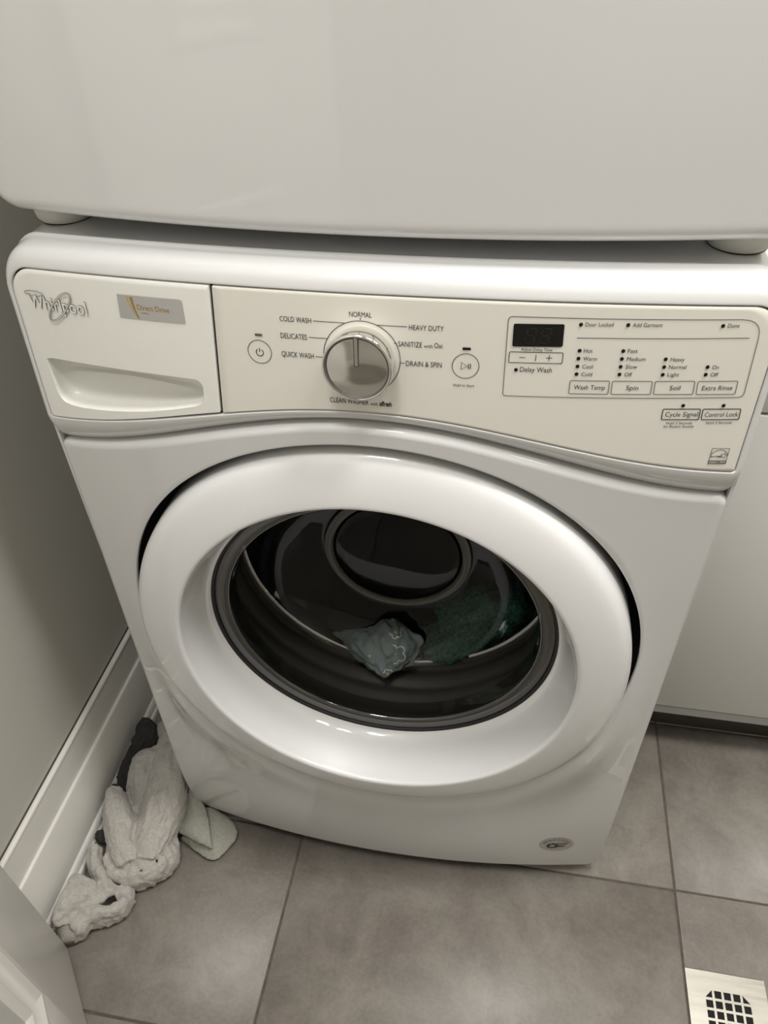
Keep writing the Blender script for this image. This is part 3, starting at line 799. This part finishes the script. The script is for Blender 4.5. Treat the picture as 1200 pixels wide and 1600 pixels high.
# ================================================================== laundry
def tube(bm, pts, seg=20, wr=.10, seed=0, cap=True, flat_bot=None):
    """cloth roll along pts = (x,y,z,half width,half height); cross-section wobbles into lengthwise creases"""
    P = spline(pts, 6); rings = []
    for i, p in enumerate(P):
        a = Vector(P[max(0, i-1)][:3]); b = Vector(P[min(len(P)-1, i+1)][:3]); t = (b-a).normalized()
        side = t.cross(Vector((0, 0, 1)))
        if side.length < .05: side = Vector((1, 0, 0))
        side.normalize(); upv = side.cross(t).normalized()
        ring = []
        for k in range(seg):
            an = 2*PI*k/seg
            w = 1+wr*noise.noise(Vector((math.cos(an)*2.2+seed*7.1, math.sin(an)*2.2, i*.16+seed*3)))*2 + wr*.7*noise.noise(Vector((an*2.0, i*.30, seed*5.3)))
            q = Vector(p[:3]) + side*math.cos(an)*p[3]*w + upv*math.sin(an)*p[4]*w
            q.z = max(q.z, .002)
            ring.append(bm.verts.new(q))
        rings.append(ring)
    for a, b in zip(rings, rings[1:]):
        for k in range(seg): bm.faces.new((a[k], a[(k+1) % seg], b[(k+1) % seg], b[k]))
    if cap:
        bm.faces.new(rings[0][::-1]); bm.faces.new(rings[-1])
def garment(name, bm, material, parent=None, voxel=.0042, smooth_n=5, wrinkle=.004, wscale=22, seed=0, floor_z=.0015, zmin=True):
    me = bpy.data.meshes.new(name); bmesh.ops.recalc_face_normals(bm, faces=bm.faces); bm.to_mesh(me); bm.free()
    o = bpy.data.objects.new('tmp', me); COL.objects.link(o)
    md = o.modifiers.new('r', 'REMESH'); md.mode = 'VOXEL'; md.voxel_size = voxel
    sm = o.modifiers.new('s', 'SMOOTH'); sm.iterations = smooth_n; sm.factor = .5
    bpy.context.view_layer.update()
    dg = bpy.context.evaluated_depsgraph_get()
    m2 = bpy.data.meshes.new_from_object(o.evaluated_get(dg))
    bpy.data.objects.remove(o)
    co = [v.co.copy() for v in m2.vertices]; nn = [v.normal.copy() for v in m2.vertices]
    for v, c, n in zip(m2.vertices, co, nn):
        q = Vector((c.x*wscale+seed*9, c.y*wscale, c.z*wscale))
        d = noise.noise(q); ridge = (1-abs(noise.noise(q*1.7+Vector((3, 1, seed)))*2))
        v.co = c + n*(wrinkle*d + wrinkle*.8*(ridge-.5))
        if zmin and v.co.z < floor_z: v.co.z = floor_z
    m2.name = name
    return mobj(name, m2, material, parent, True)

def net_point(net, u, v):
    def cr(P, t):
        n = len(P)-1; t = max(0, min(n-1e-6, t*n)); i = int(t); f = t-i
        a, b, c, d = P[max(0, i-1)], P[i], P[i+1], P[min(n, i+2)]
        return tuple(.5*(2*b[k]+(c[k]-a[k])*f+(2*a[k]-5*b[k]+4*c[k]-d[k])*f*f+(3*b[k]-a[k]-3*c[k]+d[k])*f**3) for k in range(3))
    return Vector(cr([cr(r, v) for r in net], u))
def sheet(bm, net, thick=.006, nu=None, nv=None, crease=0.0, seed=0, zmin=True):
    """a piece of cloth through a net of points, closed with its own thickness"""
    nu = nu or 8*(len(net)-1); nv = nv or 8*(len(net[0])-1)
    P = [[net_point(net, i/nu, j/nv) for j in range(nv+1)] for i in range(nu+1)]
    top, bot = {}, {}
    for i in range(nu+1):
        for j in range(nv+1):
            du = P[min(nu, i+1)][j]-P[max(0, i-1)][j]; dv = P[i][min(nv, j+1)]-P[i][max(0, j-1)]
            n = du.cross(dv); n = n.normalized() if n.length > 1e-9 else Vector((0, 0, 1))
            if n.z < 0: n = -n
            p = P[i][j]
            if crease:
                p = p + n*crease*(noise.noise(Vector((j*.55+seed*5, i*.13, seed)))+.6*noise.noise(Vector((j*1.2, i*.35+seed*3, seed+9))))
            a, b = p+n*thick/2, p-n*thick/2
            if zmin: a.z = max(a.z, .003+thick); b.z = max(b.z, .003)
            top[i, j] = bm.verts.new(a); bot[i, j] = bm.verts.new(b)
    for i in range(nu):
        for j in range(nv):
            bm.faces.new((top[i, j], top[i+1, j], top[i+1, j+1], top[i, j+1])); bm.faces.new((bot[i, j], bot[i, j+1], bot[i+1, j+1], bot[i+1, j]))
    for i in range(nu):
        for j in (0, nv): bm.faces.new((top[i, j], bot[i, j], bot[i+1, j], top[i+1, j]))
    for j in range(nv):
        for i in (0, nu): bm.faces.new((top[i, j], top[i, j+1], bot[i, j+1], bot[i, j]))
PANTS = [
 [[(-0.446,0.124,0.050),(-0.426,0.108,0.070),(-0.412,0.100,0.075),(-0.398,0.092,0.070),(-0.390,0.092,0.050)],[(-0.442,0.078,0.050),(-0.422,0.066,0.080),(-0.402,0.063,0.090),(-0.383,0.062,0.085),(-0.374,0.069,0.045)],[(-0.431,0.020,0.050),(-0.408,0.007,0.082),(-0.380,0.007,0.095),(-0.361,0.018,0.085),(-0.364,0.039,0.035)],[(-0.418,-0.045,0.045),(-0.398,-0.052,0.078),(-0.370,-0.046,0.090),(-0.349,-0.031,0.080),(-0.352,-0.010,0.030)],[(-0.410,-0.092,0.050),(-0.395,-0.095,0.070),(-0.370,-0.089,0.080),(-0.353,-0.073,0.070),(-0.355,-0.050,0.030)],[(-0.409,-0.105,0.055),(-0.394,-0.110,0.062),(-0.376,-0.115,0.066),(-0.362,-0.110,0.060),(-0.368,-0.085,0.030)]],
 [[(-0.489,-0.010,0.045),(-0.487,-0.008,0.062),(-0.474,-0.007,0.068),(-0.467,-0.006,0.060),(-0.470,-0.003,0.035)],[(-0.489,-0.031,0.045),(-0.472,-0.041,0.075),(-0.454,-0.042,0.082),(-0.444,-0.036,0.070),(-0.448,-0.028,0.035)],[(-0.476,-0.063,0.040),(-0.451,-0.076,0.075),(-0.432,-0.075,0.083),(-0.419,-0.067,0.075),(-0.421,-0.054,0.045)],[(-0.455,-0.097,0.040),(-0.431,-0.107,0.070),(-0.415,-0.105,0.076),(-0.408,-0.096,0.068),(-0.413,-0.078,0.050)],[(-0.430,-0.129,0.040),(-0.412,-0.132,0.058),(-0.399,-0.124,0.064),(-0.392,-0.116,0.062),(-0.384,-0.110,0.060)]],
 [[(-0.449,0.077,0.055),(-0.437,0.078,0.065),(-0.433,0.082,0.060)],[(-0.470,0.053,0.060),(-0.452,0.054,0.075),(-0.434,0.060,0.070)],[(-0.469,0.016,0.050),(-0.452,0.022,0.066),(-0.427,0.023,0.060)],[(-0.465,0.003,0.030),(-0.444,-0.008,0.045),(-0.422,-0.013,0.050)],[(-0.444,-0.032,0.030),(-0.431,-0.036,0.036),(-0.419,-0.042,0.040)]],
 [[(-0.454,-0.108,0.050),(-0.435,-0.129,0.052),(-0.409,-0.138,0.050),(-0.376,-0.131,0.055),(-0.357,-0.118,0.060),(-0.350,-0.101,0.060)],[(-0.450,-0.118,0.045),(-0.435,-0.136,0.040),(-0.410,-0.145,0.036),(-0.376,-0.140,0.038),(-0.353,-0.125,0.045),(-0.344,-0.106,0.050)],[(-0.450,-0.121,0.020),(-0.433,-0.137,0.014),(-0.407,-0.143,0.008),(-0.378,-0.138,0.008),(-0.359,-0.122,0.012),(-0.349,-0.105,0.020)]],
 [[(-0.434,-0.113,0.050),(-0.407,-0.116,0.056),(-0.379,-0.113,0.060),(-0.363,-0.106,0.058)],[(-0.439,-0.126,0.044),(-0.412,-0.133,0.044),(-0.380,-0.126,0.049),(-0.360,-0.114,0.054)]],
 [[(-0.360,-0.098,0.050),(-0.357,-0.077,0.045),(-0.357,-0.057,0.030)],[(-0.352,-0.105,0.045),(-0.346,-0.088,0.045),(-0.350,-0.064,0.020)],[(-0.349,-0.116,0.030),(-0.340,-0.103,0.032),(-0.343,-0.081,0.012)],[(-0.359,-0.122,0.012),(-0.348,-0.112,0.012),(-0.345,-0.094,0.006)]],
]
SWEAT = [
 [[(-0.489,-0.151,0.030),(-0.483,-0.150,0.050),(-0.461,-0.153,0.055),(-0.446,-0.156,0.045),(-0.439,-0.161,0.030)],[(-0.489,-0.172,0.030),(-0.482,-0.173,0.058),(-0.457,-0.173,0.062),(-0.439,-0.173,0.050),(-0.425,-0.173,0.035)],[(-0.489,-0.192,0.030),(-0.483,-0.194,0.060),(-0.460,-0.192,0.060),(-0.445,-0.186,0.045),(-0.424,-0.182,0.040)],[(-0.489,-0.213,0.028),(-0.480,-0.215,0.055),(-0.467,-0.209,0.052),(-0.464,-0.206,0.040),(-0.456,-0.198,0.035)],[(-0.489,-0.223,0.022),(-0.475,-0.227,0.045),(-0.468,-0.222,0.042),(-0.470,-0.215,0.030),(-0.472,-0.209,0.025)]],
 [[(-0.472,-0.209,0.030),(-0.457,-0.196,0.038),(-0.436,-0.189,0.045),(-0.414,-0.187,0.045),(-0.399,-0.178,0.045),(-0.395,-0.162,0.040)],[(-0.460,-0.216,0.044),(-0.444,-0.206,0.048),(-0.425,-0.199,0.052),(-0.407,-0.195,0.050),(-0.390,-0.183,0.046),(-0.388,-0.163,0.036)],[(-0.451,-0.219,0.040),(-0.440,-0.212,0.040),(-0.425,-0.205,0.038),(-0.407,-0.198,0.034),(-0.390,-0.184,0.028),(-0.388,-0.161,0.020)],[(-0.453,-0.215,0.012),(-0.444,-0.210,0.008),(-0.429,-0.205,0.006),(-0.414,-0.198,0.006),(-0.395,-0.182,0.006),(-0.390,-0.159,0.006)]],
 [[(-0.471,-0.213,0.035),(-0.455,-0.208,0.045),(-0.441,-0.210,0.040)],[(-0.457,-0.220,0.040),(-0.443,-0.219,0.046),(-0.434,-0.216,0.030)],[(-0.452,-0.227,0.030),(-0.442,-0.225,0.034),(-0.440,-0.220,0.012)],[(-0.459,-0.234,0.004),(-0.451,-0.231,0.012),(-0.446,-0.225,0.006)]],
 [[(-0.489,-0.096,0.030),(-0.477,-0.096,0.045),(-0.468,-0.097,0.030)],[(-0.480,-0.124,0.030),(-0.459,-0.129,0.048),(-0.455,-0.120,0.030)],[(-0.459,-0.146,0.025),(-0.439,-0.148,0.046),(-0.436,-0.138,0.030)],[(-0.443,-0.160,0.025),(-0.423,-0.163,0.046),(-0.418,-0.152,0.030)],[(-0.436,-0.165,0.020),(-0.417,-0.169,0.040),(-0.412,-0.159,0.030)]],
 [[(-0.425,-0.153,0.030),(-0.404,-0.148,0.032),(-0.395,-0.148,0.020)],[(-0.416,-0.163,0.030),(-0.396,-0.161,0.036),(-0.387,-0.159,0.020)],[(-0.407,-0.174,0.030),(-0.394,-0.170,0.030),(-0.389,-0.165,0.010)]],
]
SHIRT = [
 [[(-0.376,0.052,0.030),(-0.366,0.048,0.040),(-0.361,0.047,0.030)],[(-0.361,0.011,0.035),(-0.344,0.006,0.055),(-0.334,0.010,0.045)],[(-0.357,-0.016,0.030),(-0.330,-0.024,0.055),(-0.312,-0.013,0.050)],[(-0.356,-0.040,0.028),(-0.324,-0.047,0.052),(-0.298,-0.037,0.046)],[(-0.357,-0.044,0.027),(-0.320,-0.058,0.044),(-0.288,-0.060,0.036)],[(-0.355,-0.043,0.022),(-0.316,-0.060,0.036),(-0.282,-0.068,0.026)]],
 [[(-0.327,0.001,0.025),(-0.312,0.001,0.030),(-0.304,0.000,0.020)],[(-0.322,-0.027,0.030),(-0.298,-0.018,0.035),(-0.275,-0.010,0.018)],[(-0.332,-0.042,0.022),(-0.295,-0.040,0.030),(-0.260,-0.023,0.012)],[(-0.349,-0.047,0.012),(-0.291,-0.062,0.018),(-0.257,-0.038,0.010)],[(-0.352,-0.049,0.004),(-0.289,-0.076,0.005),(-0.268,-0.056,0.006)]],
]
DARK = [
 [[(-0.489,0.121,0.060),(-0.481,0.131,0.070),(-0.462,0.132,0.055)],[(-0.489,0.096,0.060),(-0.475,0.103,0.065),(-0.446,0.107,0.045)],[(-0.489,0.057,0.055),(-0.483,0.071,0.050),(-0.459,0.082,0.045)],[(-0.489,0.021,0.050),(-0.486,0.026,0.045),(-0.471,0.031,0.040)],[(-0.489,0.001,0.035),(-0.482,-0.002,0.030),(-0.460,-0.010,0.020)]],
 [[(-0.489,0.002,0.045),(-0.489,0.008,0.050),(-0.483,0.004,0.050)],[(-0.489,-0.018,0.035),(-0.489,-0.016,0.045),(-0.480,-0.013,0.045)]],
 [[(-0.489,-0.067,0.030),(-0.481,-0.068,0.035),(-0.474,-0.064,0.030)],[(-0.489,-0.080,0.020),(-0.472,-0.089,0.030),(-0.462,-0.087,0.020)]],
]
TOWEL = [
 [[(-0.461,0.133,0.050),(-0.449,0.137,0.055),(-0.438,0.139,0.040)],[(-0.454,0.115,0.050),(-0.437,0.115,0.058),(-0.425,0.120,0.040)],[(-0.446,0.105,0.045),(-0.429,0.105,0.050),(-0.414,0.105,0.040)]],
]
FLOWERC = [
 [[(-0.102,0.125,0.393),(-0.078,0.128,0.398),(-0.046,0.130,0.404)],[(-0.078,0.115,0.384),(-0.054,0.110,0.405),(-0.031,0.118,0.414)],[(-0.054,0.100,0.369),(-0.033,0.090,0.401),(-0.022,0.100,0.413)],[(-0.027,0.085,0.363),(-0.015,0.080,0.380),(-0.011,0.090,0.390)],[(-0.011,0.078,0.362),(-0.005,0.076,0.367),(0.000,0.088,0.371)]],
 [[(-0.046,0.128,0.404),(-0.029,0.132,0.418),(-0.010,0.138,0.426),(0.007,0.136,0.420)],[(-0.037,0.112,0.402),(-0.018,0.105,0.426),(0.005,0.112,0.430),(0.025,0.122,0.416)],[(-0.029,0.104,0.381),(-0.011,0.090,0.412),(0.013,0.096,0.417),(0.042,0.118,0.407)],[(-0.021,0.098,0.357),(-0.005,0.088,0.382),(0.015,0.094,0.384),(0.032,0.108,0.382)],[(-0.012,0.090,0.356),(-0.001,0.086,0.367),(0.009,0.092,0.367),(0.023,0.104,0.370)]],
]

def clothes(name, nets, material, label, cat='clothing', thick=.007, crease=.0048, voxel=.0028, wrinkle=.0020, smooth_n=3, seed=0, zmin=True, wscale=45):
    bm = bmesh.new()
    for k, nt in enumerate(nets): sheet(bm, nt, thick, crease=crease, seed=seed*10+k, zmin=zmin)
    o = garment(name, bm, material, voxel=voxel, smooth_n=smooth_n, wrinkle=wrinkle, wscale=wscale, seed=seed, zmin=zmin)
    return tag(o, label, cat)
pants = clothes('sweatpants', PANTS, 'sweat_grey', 'light grey fleece sweatpants, the big folded legs heaped beside the washer', seed=1)
sweat = clothes('sweatshirt', SWEAT, 'sweat_grey', 'pale grey sweatshirt bundle with ribbed cuff, nearest the open door', seed=2)
bm = bmesh.new()
segs = 24; rings = []
for i in range(11):
    t = i/10; c = Vector((lerp(-.474, -.456, t), lerp(-.206, -.236, t), lerp(.032, .020, t))); ring = []
    for k in range(segs*2):
        an = PI*k/segs; w = 1 + .05*(1 if k % 2 else -1)
        d = Vector((.84, .52, 0))*math.cos(an)*.0165*w + Vector((0, 0, 1))*math.sin(an)*.016*w
        q = c+d; q.z = max(.0025, q.z); ring.append(bm.verts.new(q))
    rings.append(ring)
for a, b in zip(rings, rings[1:]):
    for k in range(segs*2): bm.faces.new((a[k], a[(k+1) % (segs*2)], b[(k+1) % (segs*2)], b[k]))
bm.faces.new(rings[-1]); bm.faces.new(rings[0][::-1])
tag(obj('cuff', bm, 'rib_grey', sweat, True), 'ribbed darker grey cuff')
clothes('shirt', SHIRT, 'sage_grey', 'sage grey shirt folded to a point under the washer front', seed=3, crease=.0012, wrinkle=.0006, thick=.006)
clothes('dark_sweater', DARK, 'charcoal', 'charcoal garment crumpled against the baseboard behind the grey clothes', seed=4, crease=.006)
clothes('towel', TOWEL, 'sage_grey', 'small grey towel end tucked beside the charcoal garment', 'towel', seed=5, crease=.002)

# laundry inside the drum ---------------------------------------------------
from mathutils.bvhtree import BVHTree
gc = clothes('patterned_cloth', FLOWERC, 'slate_cloth', 'slate grey flower-print cloth hanging over the drum lip behind the glass', seed=6, thick=.005, crease=.0075, voxel=.0026, wrinkle=.0012, zmin=False)
bv = BVHTree.FromPolygons([v.co.copy() for v in gc.data.vertices], [tuple(p.vertices) for p in gc.data.polygons])
VD = Vector((-.10, .70, -.70)).normalized(); VS = Vector((1, .14, 0)).normalized(); VU = VS.cross(VD).normalized()
def on_cloth(c, u, v, lift=.0007):
    o = Vector(c)+VS*u+VU*v-VD*.2
    h = bv.ray_cast(o, VD)
    return (h[0]-VD*lift) if h[0] else None
def print_line(pts, c, w, mm):
    V, Fc = [], []
    for i, (u, v) in enumerate(pts):
        a = pts[max(0, i-1)]; b = pts[min(len(pts)-1, i+1)]; dx, dy = b[0]-a[0], b[1]-a[1]; l = math.hypot(dx, dy) or 1
        p = on_cloth(c, u-dy/l*w/2, v+dx/l*w/2); q = on_cloth(c, u+dy/l*w/2, v-dx/l*w/2)
        if not p or not q: continue
        V += [p, q]
    for k in range(len(V)//2-1):
        if (V[2*k]-V[2*k+2]).length < .006: Fc.append((2*k, 2*k+1, 2*k+3, 2*k+2))
    if Fc: py('flower_print', V, Fc, mm, gc, False)
FC = on_cloth((.004, .095, .400), 0, 0) or Vector((.004, .095, .400))
def flower(c, s, a0, a1, rot):
    pts = []
    for i in range(61):
        t = lerp(a0, a1, i/60); r = s*(.62+.38*abs(math.sin(2.5*t))**.7); pts.append((r*math.cos(t+rot), r*math.sin(t+rot)))
    print_line(pts, c, .0013, 'cloth_white')
    print_line([(-.0016, 0), (0, .0001), (.0016, 0)], c, .0030, 'cloth_yellow')
flower(FC, .0150, -1.9, 1.75, .1)
C2 = on_cloth(FC, .000, .032); C3 = on_cloth(FC, -.012, -.030)
if C2: flower(C2, .0090, -3.0, .6, 0)
if C3: flower(C3, .0070, .3, 3.0, 0)
C4 = on_cloth(FC, -.038, -.004)
if C4: print_line([(-.0016, 0), (0, .0001), (.0016, 0)], C4, .0026, 'cloth_yellow')
bm = bmesh.new()
tube(bm, [(.040,.166,.352,.030,.020),(.070,.168,.360,.042,.024),(.110,.172,.378,.044,.026),(.150,.180,.408,.036,.024),(.178,.190,.440,.024,.020)], seed=23, wr=.14)
tube(bm, [(.060,.200,.372,.040,.030),(.105,.205,.392,.042,.030),(.140,.210,.420,.030,.026)], seed=24, wr=.14)
ec = garment('green_garment', bm, 'emerald', seed=7, wrinkle=.006, zmin=False, voxel=.004)
tag(ec, 'dark green speckled garment lying inside the drum', 'clothing')
